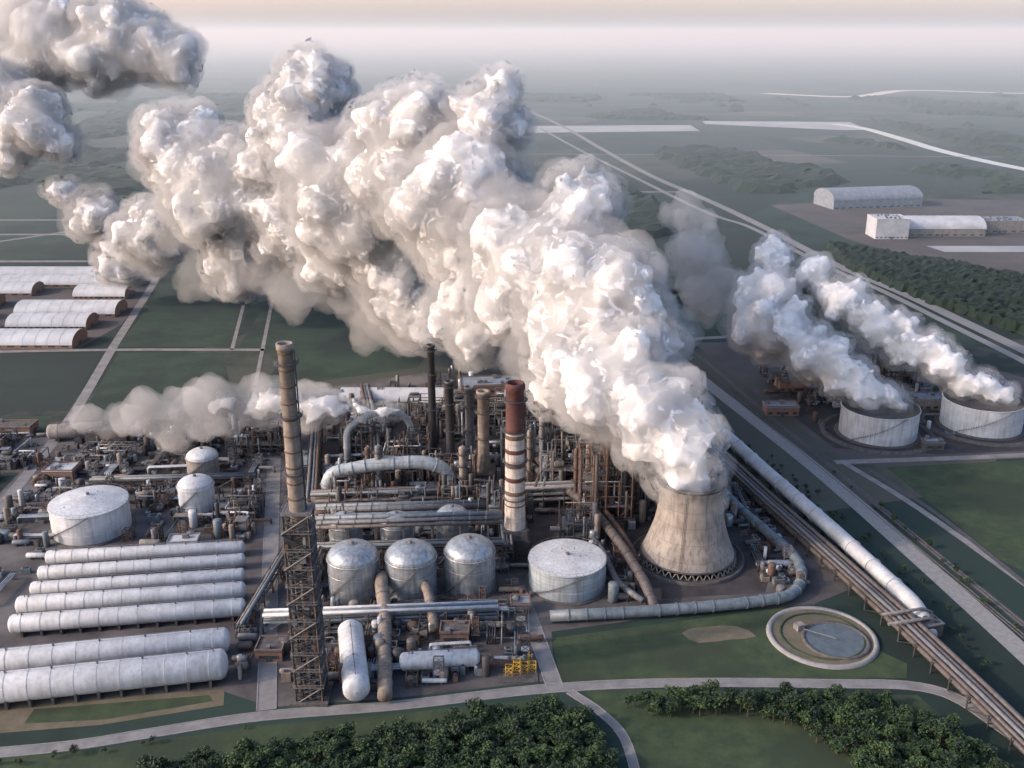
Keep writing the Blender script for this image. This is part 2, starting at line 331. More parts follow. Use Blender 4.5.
mb.box(x,y,0,12,12,1,"concrete_dark"); mb.build("flare_stack_tower")
for (x,y,h,r,m) in ((-39,455,60,1.9,"dark_steel"),(-29.7,443,46,2.1,"dark_steel"),(-20.6,449,41,2.2,"mid_steel"),(-13.5,437,43,2.8,"tan_steel")):
    mb=MB(); mb.lathe(x,y,[(r*1.4,0),(r*1.2,6),(r,12),(r*.95,h-1.5),(r*1.15,h-1.4),(r*1.15,h),(r*.8,h),(r*.8,h-6),(.1,h-7)],m,20); rings(mb,x,y,[h*.45,h*.75,h-3],r)
    mb.box(x,y,0,r*4,r*4,2.5,"concrete_dark"); mb.build("smokestack")
# ============================================================ tanks
def tank(name,x,y,r,h,m,roof="cone",rh=2.5,pad=True,stairs=True):
    mb=MB()
    if pad: mb.lathe(x,y,[(r*1.12,0),(r*1.12,.5),(.1,.5)],"concrete_dark",48)
    mb.lathe(x,y,[(r,.4),(r,h)],m,56)
    for z in (h*.33,h*.66): mb.lathe(x,y,[(r,z),(r+.12,z+.05),(r+.12,z+.2),(r,z+.25)],m,56)
    mb.lathe(x,y,[(r,h),(r+.35,h),(r+.35,h+.35),(r,h+.4)],m,56)
    rm="white_steel" if m!="silver_steel" else m
    if roof=="cone": mb.lathe(x,y,[(r,h+.4),(r*.5,h+.4+rh*.6),(.6,h+.4+rh)],rm,56); mb.cyl((x,y,h+rh),(x,y,h+rh+1.3),.7,None,"mid_steel",10)
    elif roof=="dome":
        mb.lathe(x,y,[(r*math.cos(t*math.pi/16),h+.3+rh*math.sin(t*math.pi/16)) for t in range(8)]+[(.1,h+.3+rh)],rm,40)
        mb.cyl((x,y,h+rh),(x,y,h+rh+1.2),.7,None,"mid_steel",10)
    elif roof=="open":
        mb.lathe(x,y,[(r,h+.4),(r-.5,h+.4),(r-.5,h-1.5),(.1,h-1.2)],"concrete_dark",56)
    for i in range(36):
        t=2*math.pi*i/36; t2=2*math.pi*(i+1)/36
        p=lambda t,z:(x+(r+.1)*math.cos(t),y+(r+.1)*math.sin(t),z)
        mb.beam(p(t,h+.4),p(t,h+1.5),.07,"mid_steel"); mb.beam(p(t,h+1.5),p(t2,h+1.5),.07,"mid_steel")
    if stairs:
        for i in range(26):
            t=-2.6+i*.055; z=h*i/26
            mb.box(x+(r+.55)*math.cos(t),y+(r+.55)*math.sin(t),z+.5,1,.7,.12,"mid_steel",t)
            mb.beam((x+(r+1)*math.cos(t),y+(r+1)*math.sin(t),z+.5),(x+(r+1)*math.cos(t),y+(r+1)*math.sin(t),z+1.7),.07,"mid_steel")
    if roof!="open":
        for i in range(5):
            a=rnd.uniform(0,6.28); q=rnd.uniform(.3,.8)*r; mb.cyl((x+q*math.cos(a),y+q*math.sin(a),h+.2),(x+q*math.cos(a),y+q*math.sin(a),h+rh*(1-q/r)+.9),.2,None,"mid_steel",8)
    return mb.build(name)
tank("storage_tank",21.2,337,14.7,11,"grey_tank","cone",1.2)
tank("storage_tank",-179.5,381.7,15.8,12.8,"white_steel","cone",3.2)
tank("storage_tank",-140.4,401.7,7.8,11.3,"white_steel","dome",4)
tank("storage_tank",-147.7,436,7.4,10,"wall_beige","dome",4)
tank("storage_tank",194,490.4,19.7,15,"white_steel","open",.1)
tank("storage_tank",253.7,502,20.6,15,"white_steel","open",.1)
for x,y,r in ((194,490.4,19.7),(253.7,502,20.6)):
    mb=MB(); mb.lathe(x,y,[(r*1.5,0),(r*1.45,1.2),(r*1.38,1.2),(r*1.35,.1)],"concrete_dark",56); mb.lathe(x,y,[(r*1.36,.12),(r*1.1,.1)],"yard_dark",56); mb.build("containment_ring_wall")
for x,y in ((-59.6,330.6),(-38,331),(-16,335)): 
    tank("process_vessel",x,y,9.6,15,"silver_steel","dome",5.5)
for x,y in ((-67.5,361.6),(-46.7,361.6),(-24.5,367.5)): tank("process_vessel",x,y,6.8,13,"silver_steel","dome",4.5,stairs=False)
# ============================================================ horizontal storage vessels
def hvessel(name,p1,p2,r,m="white_pipe",n=8,saddle=.9):
    mb=MB(); z=r+saddle; a=Vector((*p1,z));b=Vector((*p2,z)); mb.cyl(a,b,r,None,m,28,False,dome=r*.45)
    d=(b-a); L=d.length; d.normalize(); ang=math.atan2(d.y,d.x)
    for k in range(n):
        c=a+d*(L*(k+.5)/n); mb.box(c.x,c.y,0,.8,r*1.7,z-r*.55,"concrete_dark",ang); 
        mb.cyl(c-d*.12,c+d*.12,r+.08,None,m,28)
        if k%2==0: mb.cyl((c.x,c.y,z+r-.2),(c.x,c.y,z+r+.7),.3,None,"mid_steel",8)
    mb.pipe([a+d*2+Vector((0,0,r)),a+d*2+Vector((0,0,r+.9)),b-d*2+Vector((0,0,r+.9)),b-d*2+Vector((0,0,r))],.15,"mid_steel",6)
    return mb.build(name)
HV=[((-184.4,351),(-109.5,359),2.7),((-182,338.7),(-106.8,348.7),2.7),((-179.6,327),(-103.9,337.2),2.7),((-178.8,314.8),(-100.8,325),3.3),((-175.6,302.6),(-97.8,313.4),3.3),((-184,276),(-98,291.5),4.2),((-176,261.5),(-95,276.5),5.0)]
for a,b,r in HV: hvessel("storage_cylinder",a,b,r,n=12)
hvessel("storage_cylinder",(-56,297),(-49,264),4.3,"white_steel",4)
hvessel("storage_cylinder",(-36,280.5),(-12,283),3,"white_steel",4)
hvessel("storage_cylinder",(-240,480),(-215,485),4,"wall_beige",3)
def pipeline(name,pts,r,m,seg=12,sup=10,flange=7,fil=None):
    mb=MB(); mb.pipe(pts,r,m,seg,flange=flange,fil=fil)
    for i in range(len(pts)-1):
        a=Vector(pts[i]);b=Vector(pts[i+1]); L=(b-a).length; n=int(L/sup)
        if abs((b-a).z)>.5*L: continue
        for k in range(n):
            c=a.lerp(b,(k+.5)/n); 
            if c.z-r>.5: mb.box(c.x,c.y,0,.6,.6,c.z-r*.9,"concrete_dark"); mb.box(c.x,c.y,c.z-r-.4,r*2,r*1.2,.4,"dark_steel",math.atan2((b-a).y,(b-a).x)+1.57)
    return mb.build(name)
pipeline("tan_pipe",[(-48.3,327,9),(-48.3,322,9),(-46,312,5),(-40,263,3.4)],2.4,"tan_steel",20,fil=5)
pipeline("tan_pipe",[(-33,325,8),(-31,320,7),(-27,301,2.5)],1.8,"tan_steel",16)
pipeline("grey_pipe",[(13.7,310,2.6),(46.5,312.8,2.6),(80,317.5,2.6),(104,323,2.6),(112,336,2.6),(114,352,2.6),(108,372,2.6),(99,398,3),(90,450,3)],2.1,"blue_pipe",16,fil=14)
pipeline("brown_pipe",[(5,436,8),(20,412,8),(33.7,388,8),(44,352,8),(50,326,6),(52.4,315,2)],1.9,"brown_pipe",16,fil=12)
pipeline("brown_pipe",[(12,440,7),(30,408,7),(40,385,7),(46,360,7),(50,350,2)],1.3,"rust",12,fil=10)
pipeline("brown_pipe",[(16,372,5),(30,372,5),(36,356,5),(40,330,4),(48,318,4)],1.2,"mid_steel",12,fil=6)
for k,(y,r,m,z) in enumerate(((381,1.5,"mid_steel",9),(385,1.1,"blue_pipe",9),(390,.8,"brown_pipe",9),(376,.8,"blue_pipe",9))):
    pipeline("overhead_pipe",[(-86,y,z),(-8,y+5,z)],r,m,12)
for y,r,m in ((360,1.1,"blue_pipe"),(356,.9,"mid_steel"),(352,.7,"brown_pipe")):
    pipeline("overhead_pipe",[(-82,y-2,17),(-4,y+3,17)],r,m,12)
pipeline("blue_duct",[(-83,408,0),(-83,408,14),(-60,410,18),(-40,412,18),(-30,414,14),(-27,414,0)],3,"grey_tank",18,fil=10)
pipeline("blue_duct",[(-90,440,2),(-84,430,2),(-80,400,2),(-78,385,6)],3.4,"grey_tank",18,fil=10)
pipeline("blue_duct",[(-78,425,9),(-52,428,12),(-35,428,12),(-30,424,0)],2,"blue_pipe",16,fil=7)
pipeline("steam_vent_pipe",[(-80,445,0),(-80,445,22),(-66,448,28),(-56,450,28),(-50,452,22),(-47,452,0)],1.6,"grey_tank",16,fil=9)
pipeline("white_pipeline",[(98,535,5),(103,507,5),(120,429,5),(134,370,5),(146,312,5),(146,300,1)],3.2,"white_pipe",22,sup=14,flange=16)
pipeline("white_pipeline",[(60,600,5),(98,535,5)],2.2,"white_pipe",16)
def rack(name,pts,w,h,n,levels=2,step=9,mats=("brown_pipe","mid_steel","tan_steel","rust","blue_pipe","dark_steel"),rr=(.35,.9)):
    mb=MB(); P=[Vector((*p,0)) for p in pts]
    for i in range(len(P)-1):
        a,b=P[i],P[i+1]; d=(b-a); L=d.length; d.normalize(); q=Vector((-d.y,d.x,0)); k=max(1,int(L/step))
        for j in range(k+1):
            c=a+d*(L*j/k)
            l=c+q*w/2; r=c-q*w/2
            for e in (l,r): mb.beam((e.x,e.y,0),(e.x,e.y,h+.5),.4,"dark_steel")
            for lv in range(levels):
                z=h-lv*2.8; mb.beam((l.x,l.y,z),(r.x,r.y,z),.35,"dark_steel")
            if j<k:
                c2=a+d*(L*(j+1)/k)
                for s in (-1,1):
                    e=c+q*s*w/2; e2=c2+q*s*w/2
                    mb.beam((e.x,e.y,h+.4),(e2.x,e2.y,h+.4),.25,"dark_steel")
                    if j%3==0: mb.beam((e.x,e.y,0),(e2.x,e2.y,h),.22,"dark_steel")
    rs=random.Random(len(pts)*7+n)
    for lv in range(levels):
        x=-w/2+.6
        while x<w/2-.6:
            r=rs.uniform(*rr); x+=r
            z=h-lv*2.8+r+.2; m=rs.choice(mats); PP=[]
            for i,p in enumerate(P):
                d=(P[min(i+1,len(P)-1)]-P[max(i-1,0)]).normalized(); q=Vector((-d.y,d.x,0)); PP.append((p.x+q.x*x,p.y+q.y*x,z))
            mb.pipe(PP,r,m,8); x+=r+rs.uniform(.1,.8)
    return mb.build(name)
rack("pipe_rack",[(92,492),(112,405),(126.5,349.5),(139,299),(147,262),(155,222)],9,5,5,2,rr=(.45,1.1),mats=("brown_pipe","dark_steel","mid_steel","brown_pipe","tan_steel"))
rack("pipe_rack",[(-110,530),(-92,420),(-88,395)],6,7,5)
rack("pipe_rack",[(-88,345),(-4,350)],6,11,5,2)
rack("pipe_rack",[(-88,305),(-5,311)],5,6,5,2,rr=(.3,.8),mats=("white_pipe","mid_steel","blue_pipe","brown_pipe"))
rack("pipe_rack",[(-88,395),(-5,402)],7,10,5,3)
rack("pipe_rack",[(-5,402),(60,408),(90,400)],7,9,5,3)
rack("pipe_rack",[(-5,402),(-2,350)],5,9,5,2)
rack("pipe_rack",[(12,402),(20,450),(28,520)],6,9,5,2)
rack("pipe_rack",[(-60,402),(-70,470),(-85,540)],6,9,5,2)
rack("pipe_rack",[(-195,420),(-120,425)],5,5,5,2)
rack("pipe_rack",[(-95,300),(-90,360)],4,5,5,2)
mb=MB()
mb.box(146,303,0,9,7,5,"concrete_dark",.3); mb.box(146,303,5,9.6,7.6,.4,"mid_steel",.3)
for s in (-3,3): mb.pipe([(130,300+s,7.6),(146,304+s,7.6),(150,305+s,5.2)],.6,"mid_steel",10)
for k in range(3): mb.box(143+k*2.6,302+k*.8,5.4,1.6,1.6,1.4,"dark_steel",.3)
mb.build("pump_station")
# ============================================================ process units
def unit(name,cx,cy,w,d,h,rs,dense=1.0,mats=("mid_steel","rust","dark_steel","dark_steel","tan_steel","brown_pipe","blue_pipe")):
    mb=MB(); fm=rs.choice(("dark_steel","mid_steel","rust","dark_steel")); nx=max(1,round(w/6));ny=max(1,round(d/6)); lv=max(1,round(h/5))
    hs=[[h*rs.uniform(.55,1) if rs.random()<.5 else h for j in range(ny+1)] for i in range(nx+1)]
    X=lambda i:cx-w/2+w*i/nx; Yy=lambda j:cy-d/2+d*j/ny
    for i in range(nx+1):
        for j in range(ny+1):
            mb.beam((X(i),Yy(j),0),(X(i),Yy(j),hs[i][j]),.4,fm)
    for k in range(1,lv+1):
        z=h*k/lv
        for i in range(nx+1):
            for j in range(ny+1):
                if i<nx and min(hs[i][j],hs[i+1][j])>=z-.1:
                    mb.beam((X(i),Yy(j),z),(X(i+1),Yy(j),z),.28,fm)
                    if rs.random()<.4: mb.beam((X(i),Yy(j),z-h/lv),(X(i+1),Yy(j),z),.2,fm)
                if j<ny and min(hs[i][j],hs[i][j+1])>=z-.1:
                    mb.beam((X(i),Yy(j),z),(X(i),Yy(j+1),z),.28,fm)
                if i<nx and j<ny and rs.random()<.5 and min(hs[i][j],hs[i+1][j+1],hs[i+1][j],hs[i][j+1])>=z-.1:
                    mb.box((X(i)+X(i+1))/2,(Yy(j)+Yy(j+1))/2,z+.2,w/nx*.98,d/ny*.98,.12,"mid_steel")
                    if rs.random()<.6:
                        r=rs.uniform(.7,1.7); c=((X(i)+X(i+1))/2,(Yy(j)+Yy(j+1))/2)
                        if rs.random()<.5: mb.cyl((c[0]-2,c[1],z+r+.4),(c[0]+2,c[1],z+r+.4),r,None,rs.choice(mats+("silver_steel",)),12,True,dome=.5)
                        else: mb.cyl((c[0],c[1],z+.3),(c[0],c[1],z+rs.uniform(2,5)),r,None,rs.choice(mats+("silver_steel",)),12,True,dome=.4)
    for k in range(int(w*d/26*dense)):
        x=cx+rs.uniform(-.5,.5)*w;y=cy+rs.uniform(-.5,.5)*d; hh=h*rs.uniform(.4,1.15); r=rs.uniform(.25,1.3)
        mb.cyl((x,y,0),(x,y,hh),r,None,rs.choice(mats),10,True,dome=r*.5)
    for k in range(int(w*d/12*dense)):
        x=cx+rs.uniform(-.5,.5)*w;y=cy+rs.uniform(-.5,.5)*d; z=rs.uniform(1,h); z2=rs.uniform(1,h)
        x2=cx+rs.uniform(-.5,.5)*w; y2=cy+rs.uniform(-.5,.5)*d
        mb.pipe([(x,y,z),(x2,y,z),(x2,y2,z),(x2,y2,z2)],rs.uniform(.12,.4),rs.choice(mats+("mid_steel","white_pipe")),6)
    for k in range(int(w*d/14)):
        mb.box(cx+rs.uniform(-.5,.5)*w,cy+rs.uniform(-.5,.5)*d,0,rs.uniform(1,4),rs.uniform(1,4),rs.uniform(1,4),rs.choice(mats+("concrete_dark","wall_beige")))
    return mb.build(name)
rs=random.Random(5)
U=[(40,392,22,18,34),(62,398,20,18,38),(24,420,22,20,24),(48,425,26,20,30),(76,420,16,24,24),(70,455,30,20,20),(35,460,30,20,22),(5,455,20,24,22),
(-50,440,22,18,20),(-28,425,22,14,16),(-75,470,22,20,16),(-40,490,30,24,18),(0,500,30,24,18),(40,500,30,22,14),(-5,382,10,14,22),(-20,396,24,12,16),(-50,395,24,10,13),(-72,395,14,12,18),
(84,388,12,22,18),(28,372,16,14,16),(-78,335,10,20,14),(-77,372,12,12,14),(-126,470,24,22,12),(-165,470,26,20,10),(-200,450,24,18,8),(-120,395,18,16,9),(-160,408,16,12,8),(-200,410,18,12,7),(-116,378,10,10,8),
(-270,470,26,18,7),(-240,450,18,14,6),(-290,440,24,16,6),(-260,425,22,12,6)]
for u in U: unit("process_unit",*u,rs)
for x,y,h,r in ((44,398,42,1.5),(52,392,39,1.2),(60,402,44,1.7),(67,395,37,1.3),(34,405,34,1.3),(28,398,30,1),(-60,410,26,1.4),(-66,418,22,1.2),(-22,404,28,1.5),(14,430,32,1.4),(8,424,28,1.1)):
    mb=MB(); mb.cyl((x,y,0),(x,y,h),r,None,rs.choice(("tan_steel","rust","mid_steel")),16,True,dome=r*.7); rings(mb,x,y,[h*.3,h*.5,h*.7,h*.9],r); mb.pipe([(x+r+.5,y,0),(x+r+.5,y,h),(x,y,h+1.5)],.25,"mid_steel",6); mb.build("distillation_column")
mb=MB()
for k in range(4):
    lattice(mb,-1+k*2.6,279+k*.6,2.2,0,rs.uniform(3,5.5),1.8,"yellow_paint",.16); mb.cyl((-1+k*2.6,284+k*.4,0),(-1+k*2.6,284+k*.4,3.4),.6,None,"mid_steel",10,True,dome=.4)
for k in range(9): mb.pipe([(-3,276+k*1.3,1.5),(3+k*.4,276+k*1.3,1.5),(3+k*.4,278+k*1.3,3.4)],.16,rs.choice(("yellow_paint","rust","mid_steel")),6)
mb.box(2,281,0,13,13,.3,"concrete_dark"); mb.build("yellow_pump_skid")
# ============================================================ buildings
def building(name,cx,cy,w,d,h,rot=0,wall="wall_beige",roof="roof_grey",barrel=0,rs=rs,win=True):
    e=bpy.data.objects.new(name,None); sc.collection.objects.link(e); c,n=math.cos(rot),math.sin(rot)
    T=lambda x,y:(cx+x*c-y*n,cy+x*n+y*c)
    a=MB(); a.box(cx,cy,0,w,d,h,wall,rot); a.build("walls",e)
    r=MB()
    if barrel:
        seg=16; vs=[];fs=[]; bh=d*barrel
        for xi in (-w/2-.4,w/2+.4):
            for k in range(seg+1):
                t=math.pi*k/seg; yy=-math.cos(t)*(d/2+.3); zz=h+.003+math.sin(t)*bh; X,Y=T(xi,yy); vs.append((X,Y,zz))
        m=seg+1
        for k in range(seg): fs.append((k,k+m,k+m+1,k+1))
        r.add(vs,fs,roof,True); r.add(vs[:m],[tuple(range(m))],wall); r.add(vs[m:],[tuple(range(m))[::-1]],wall)
        nr=int(w/8)
        for q in range(1,nr):
            for k in range(seg):
                t=math.pi*k/seg;t2=math.pi*(k+1)/seg; xi=-w/2+w*q/nr
                A=T(xi,-math.cos(t)*(d/2+.3));B=T(xi,-math.cos(t2)*(d/2+.3)); r.beam((*A,h+math.sin(t)*bh),(*B,h+math.sin(t2)*bh),.18,roof)
    else:
        r.box(cx,cy,h,w+.5,d+.5,.35,roof,rot)
        for s in (-1,1):
            X,Y=T(0,s*(d/2)); r.box(X,Y,h+.35,w+.4,.35,.6,wall,rot); X,Y=T(s*w/2,0); r.box(X,Y,h+.35,.35,d-.4,.6,wall,rot)
        for k in range(max(2,int(w*d/60))):
            X,Y=T(rs.uniform(-.4,.4)*w,rs.uniform(-.4,.4)*d); r.box(X,Y,h+.35,rs.uniform(.8,2.4),rs.uniform(.8,2.4),rs.uniform(.7,1.8),"mid_steel",rot)
    r.build("roof",e)
    wn=MB(); nw=max(2,int(w/4)) if w<60 else int(w/9)
    for fl in range(max(1,int(h/4)) if win else 1):
        for k in range(nw):
            for s in (-1,1):
                X,Y=T(-w/2+w*(k+.5)/nw,s*(d/2+.03)); wn.box(X,Y,1.2+fl*4,w/nw*.5,.1,1.2,"window_glass",rot)
    wn.build("windows",e)
    dr=MB(); X,Y=T(w/2+.04,0); dr.box(X,Y,.05,.12,min(5,d*.4),min(4.5,h*.7),"dark_steel",rot); X,Y=T(0,-d/2-.06); dr.box(X,Y,.05,2,.14,2.4,"dark_steel",rot); dr.build("door",e)
for x1,x2,y,d in ((-372,-297,732,26),(-362,-305,697,24),(-470,-296,653,26),(-350,-309,784,24),(-460,-388,794,24),(-480,-400,752,24),(-480,-395,715,24),(-480,-380,684,22),(-470,-320,822,22),(-470,-330,852,22)):
    building("long_warehouse",(x1+x2)/2,y,x2-x1,d,2.6,0,"brick_wall","roof_white",.27,win=False)
building("factory_warehouse",440,1238,118,50,11,.2,"roof_grey","roof_grey",.22,win=False)
building("factory_warehouse",450,1054,90,40,8,0,"wall_beige","roof_white",.25,win=False)
building("factory_warehouse",392,1035,34,30,20,0,"roof_white","roof_white",win=False)
building("factory_warehouse",520,1070,60,30,12,0,"wall_beige","roof_grey",win=False)
building("factory_hall",-68,533,58,16,5,0,"wall_beige","roof_white",.3)
building("factory_hall",-10,548,40,16,9,.1,"brick_wall","roof_grey")
for x,y,w,d,h,ro in ((-210,480,20,12,6,.1),(-185,500,18,10,5,.1),(-265,490,24,10,5,0),(-215,435,14,10,5,0),(-100,440,8,18,7,.1),(-82,290,9,8,4,0),(-20,300,10,7,4,0),(3,318,7,6,4,0),(-104,285,8,6,4,.2),(150,520,18,10,5,0),(230,530,30,12,6,0),(170,560,24,12,6,0),(215,470,10,6,4,0),(-135,365,12,7,4,.1),(-215,310,12,9,4,.1),(-210,285,10,7,4,0),(-180,505,16,10,5,.2),(300,500,16,10,5,0)):
    building("utility_building",x,y,w,d,h,ro,rs.choice(("wall_beige","brick_wall","concrete_dark")),rs.choice(("roof_grey","roof_white","concrete_dark")))
unit("process_unit",228,560,24,14,26,rs); unit("process_unit",262,548,30,12,10,rs); unit("process_unit",180,540,20,10,8,rs)
# ============================================================ plant clutter
occ=[(71,357.5,27),(1.2,363,8),(-64,268,8),(21.2,337,17),(-179.5,381.7,18),(-140,402,9),(-148,436,9),(-60,331,11),(-38,331,11),(-16,335,11),(-67,362,8),(-47,362,8),(-24,367,8),(194,490,24),(254,502,25)]
def clutter(name,pg,n,rs,h=1.0):
    xs=[p[0] for p in pg];ys=[p[1] for p in pg]; mb=MB(); c=0;tr=0
    while c<n and tr<n*6:
        tr+=1; x=rs.uniform(min(xs),max(xs));y=rs.uniform(min(ys),max(ys))
        if not inside(x,y,pg) or any((x-a)**2+(y-b)**2<(r+2)**2 for a,b,r in occ): continue
        tx=-134+(533-y)*(57/273)
        if abs(x-tx)<6: continue
        if x<-92 and any(abs(y-(a[1]+(b[1]-a[1])*(x-a[0])/(b[0]-a[0])))<r+2.5 for a,b,r in HV): continue
        c+=1; k=rs.random(); ro=rs.choice((0,.1,1.57)); m=rs.choice(("mid_steel","rust","tan_steel","dark_steel","brown_pipe","mid_steel","wall_beige","white_steel","silver_steel","blue_pipe"))
        if k<.3:
            w=rs.uniform(1.5,5);d=rs.uniform(1.5,3.5);hh=rs.uniform(1,3.5)*h; mb.box(x,y,0,w,d,hh,m,ro); mb.box(x,y,hh,w*.5,d*.5,.5,"dark_steel",ro); mb.box(x,y,0,w+.8,d+.8,.15,"concrete_dark",ro)
        elif k<.5:
            r=rs.uniform(.5,1.5);L=rs.uniform(3,9); dx,dy=math.cos(ro)*L/2,math.sin(ro)*L/2; mb.cyl((x-dx,y-dy,r+.6),(x+dx,y+dy,r+.6),r,None,m,12,True,dome=r*.4)
            for t in (-.6,.6): mb.box(x+dx*t,y+dy*t,0,.6,r*1.5,r,"concrete_dark",ro)
        elif k<.68:
            r=rs.uniform(.6,2);hh=rs.uniform(2,8)*h; mb.cyl((x,y,.3),(x,y,hh),r,None,m,14,True,dome=r*.35); mb.beam((x+r,y,0),(x+r,y,hh+1),.2,"dark_steel")
        elif k<.88:
            L=rs.uniform(6,22); z=rs.uniform(.6,4); dx,dy=math.cos(ro)*L,math.sin(ro)*L
            if not inside(x+dx,y+dy,pg): dx,dy=-dx,-dy
            if not inside(x+dx,y+dy,pg): continue
            for q in range(rs.randint(1,4)):
                ox,oy=-math.sin(ro)*q*.9,math.cos(ro)*q*.9; mb.pipe([(x+ox,y+oy,.1),(x+ox,y+oy,z),(x+ox+dx,y+oy+dy,z),(x+ox+dx,y+oy+dy,.1)],rs.uniform(.15,.38),m,6)
        else:
            lattice(mb,x,y,rs.uniform(2,4),0,rs.uniform(3,9)*h,2.5,rs.choice(("mid_steel","rust","dark_steel")),.2); mb.box(x,y,2.5,3,3,.15,m)
    return mb.build(name)
clutter("plant_equipment",[(-90,268),(-88,345),(-84,400),(-5,402),(4,345),(8,300),(8,280),(-35,271)],420,rs)
clutter("plant_equipment",[(-84,402),(-105,520),(-50,580),(25,550),(92,470),(108,400),(100,385),(40,380),(0,380)],620,rs,1.4)
clutter("plant_equipment",[(-225,365),(-228,480),(-190,505),(-140,540),(-128,520),(-105,400),(-100,365)],420,rs)
clutter("plant_equipment",[(-320,412),(-322,485),(-245,485),(-240,412)],130,rs)
clutter("plant_equipment",[(-215,264),(-222,330),(-190,360),(-186,264)],60,rs)
clutter("plant_equipment",[(-94,280),(-98,360),(-88,360),(-84,280)],60,rs,.6)
clutter("plant_equipment",[(0,345),(35,375),(48,345),(48,325),(36,322)],60,rs)
clutter("plant_equipment",[(98,330),(112,328),(112,390),(96,460)],90,rs,.8)
clutter("plant_equipment",[(150,540),(168,475),(290,480),(300,540),(230,580),(150,600)],170,rs,.9)
# ============================================================ vegetation
def canopy(name,fn,x0,x1,y0,y1,cell,h,m="canopy"):
    nx=int((x1-x0)/cell);ny=int((y1-y0)/cell); vs=[];idx={};fs=[]
    keep=[[fn(x0+i*cell,y0+j*cell) for j in range(ny+1)] for i in range(nx+1)]
    for i in range(nx+1):
        for j in range(ny+1):
            if keep[i][j]:
                e=all(0<=i+a<=nx and 0<=j+b<=ny and keep[i+a][j+b] for a in(-1,0,1) for b in (-1,0,1))
                x=x0+i*cell+rnd.uniform(-.35,.35)*cell; y=y0+j*cell+rnd.uniform(-.35,.35)*cell
                idx[i,j]=len(vs); vs.append((x,y,(h*(.65+.35*noise.noise(Vector((x*.02,y*.02,0))))+rnd.uniform(-.22,.22)*h) if e else 0.0))
    for i in range(nx):
        for j in range(ny):
            q=[(i,j),(i+1,j),(i+1,j+1),(i,j+1)]
            if all(k in idx for k in q): fs.append([idx[k] for k in q])
    me=bpy.data.meshes.new(name); me.from_pydata(vs,[],fs); me.materials.append(MATS[m]); me.update(); o=bpy.data.objects.new(name,me); sc.collection.objects.link(o)
W1=[(312,1000),(372,942),(520,771),(520,661),(360,661),(327,755),(300,878)]
canopy("woodland",lambda x,y:inside(x,y,W1),295,525,655,1005,4,8)
def hw(x,y):
    for a,b in (((29,2953),(112,2388)),((112,2388),(164,1892)),((164,1892),(207,1516)),((207,1516),(245,1302)),((245,1302),(275,1101)),((275,1101),(296,911)),((296,911),(319,797)),((319,797),(348,600))):
        if b[1]<=y<=a[1]:
            t=(y-a[1])/(b[1]-a[1]); xx=a[0]+(b[0]-a[0])*t
            if abs(x-xx)<65: return False
    return True
def dw(x,y):
    n=noise.fractal(Vector((x*.0028+y*.0004,y*.0018,3.1)),1,2,4)
    if n<.03: return False
    if y<1000 and -560<x<0: return False
    if 300<x<720 and 740<y<1320: return False
    if 2150<y<2520 and -20<x<850: return False
    if x>740 and abs(x-786)<60: return False
    return hw(x,y) and not (y<700 and x>80)
canopy("distant_woodland",dw,-1400,1700,850,3600,13,12)
W3=[(170,690),(280,690),(290,760),(230,860),(110,860),(90,760)]
canopy("woodland",lambda x,y:inside(x,y,W3) and noise.noise(Vector((x*.02,y*.02,7)))>-.05,85,295,680,870,4,6)
def tree_mesh(seed,R,H,leaf):
    r=random.Random(seed); mb=MB(); mb.cyl((0,0,0),(0,0,H*.55),.22,.12,"bark",6,False)
    cl=[]
    for k in range(5):
        a=r.uniform(0,6.28); q=R*r.uniform(.4,.7); z=H*r.uniform(.5,.8); mb.cyl((0,0,H*r.uniform(.3,.5)),(q*math.cos(a),q*math.sin(a),z),.1,.04,"bark",4,False); cl.append((q*math.cos(a),q*math.sin(a),z,R*r.uniform(.4,.6)))
    cl.append((0,0,H*.8,R*.6))
    for k in range(6): a=r.uniform(0,6.28);q=R*r.uniform(.3,.9); cl.append((q*math.cos(a),q*math.sin(a),H*r.uniform(.45,.8),R*r.uniform(.25,.42)))
    for cx,cy,cz,cr in cl:
        mt=r.choice((leaf,leaf,"leaves_dark","leaves"))
        for i in range(int(40*max(.7,cr/1.3))):
            d=Vector((r.gauss(0,1),r.gauss(0,1),r.gauss(0,1))).normalized()*cr*r.uniform(.55,1.05); d.z*=.75
            p=Vector((cx,cy,cz))+d; s=r.uniform(.18,.42)
            u=Vector((r.uniform(-1,1),r.uniform(-1,1),r.uniform(-.6,.6))).normalized(); w=u.cross(Vector((r.uniform(-1,1),r.uniform(-1,1),1))).normalized()
            mb.add([p-u*s-w*s*.6,p+u*s-w*s*.5,p+u*s*.8+w*s*.6,p-u*s*.7+w*s*.7],[(0,1,2,3)],mt)
    me=bpy.data.meshes.new("tree_mesh"); me.from_pydata(mb.v,[],mb.f)
    for n in mb.names: me.materials.append(MATS[n])
    me.polygons.foreach_set("material_index",mb.m); me.update(); return me
TM=[tree_mesh(i,rnd.uniform(2.0,2.9),rnd.uniform(5,7.5),("leaves","leaves_dark","leaves")[i%3]) for i in range(8)]
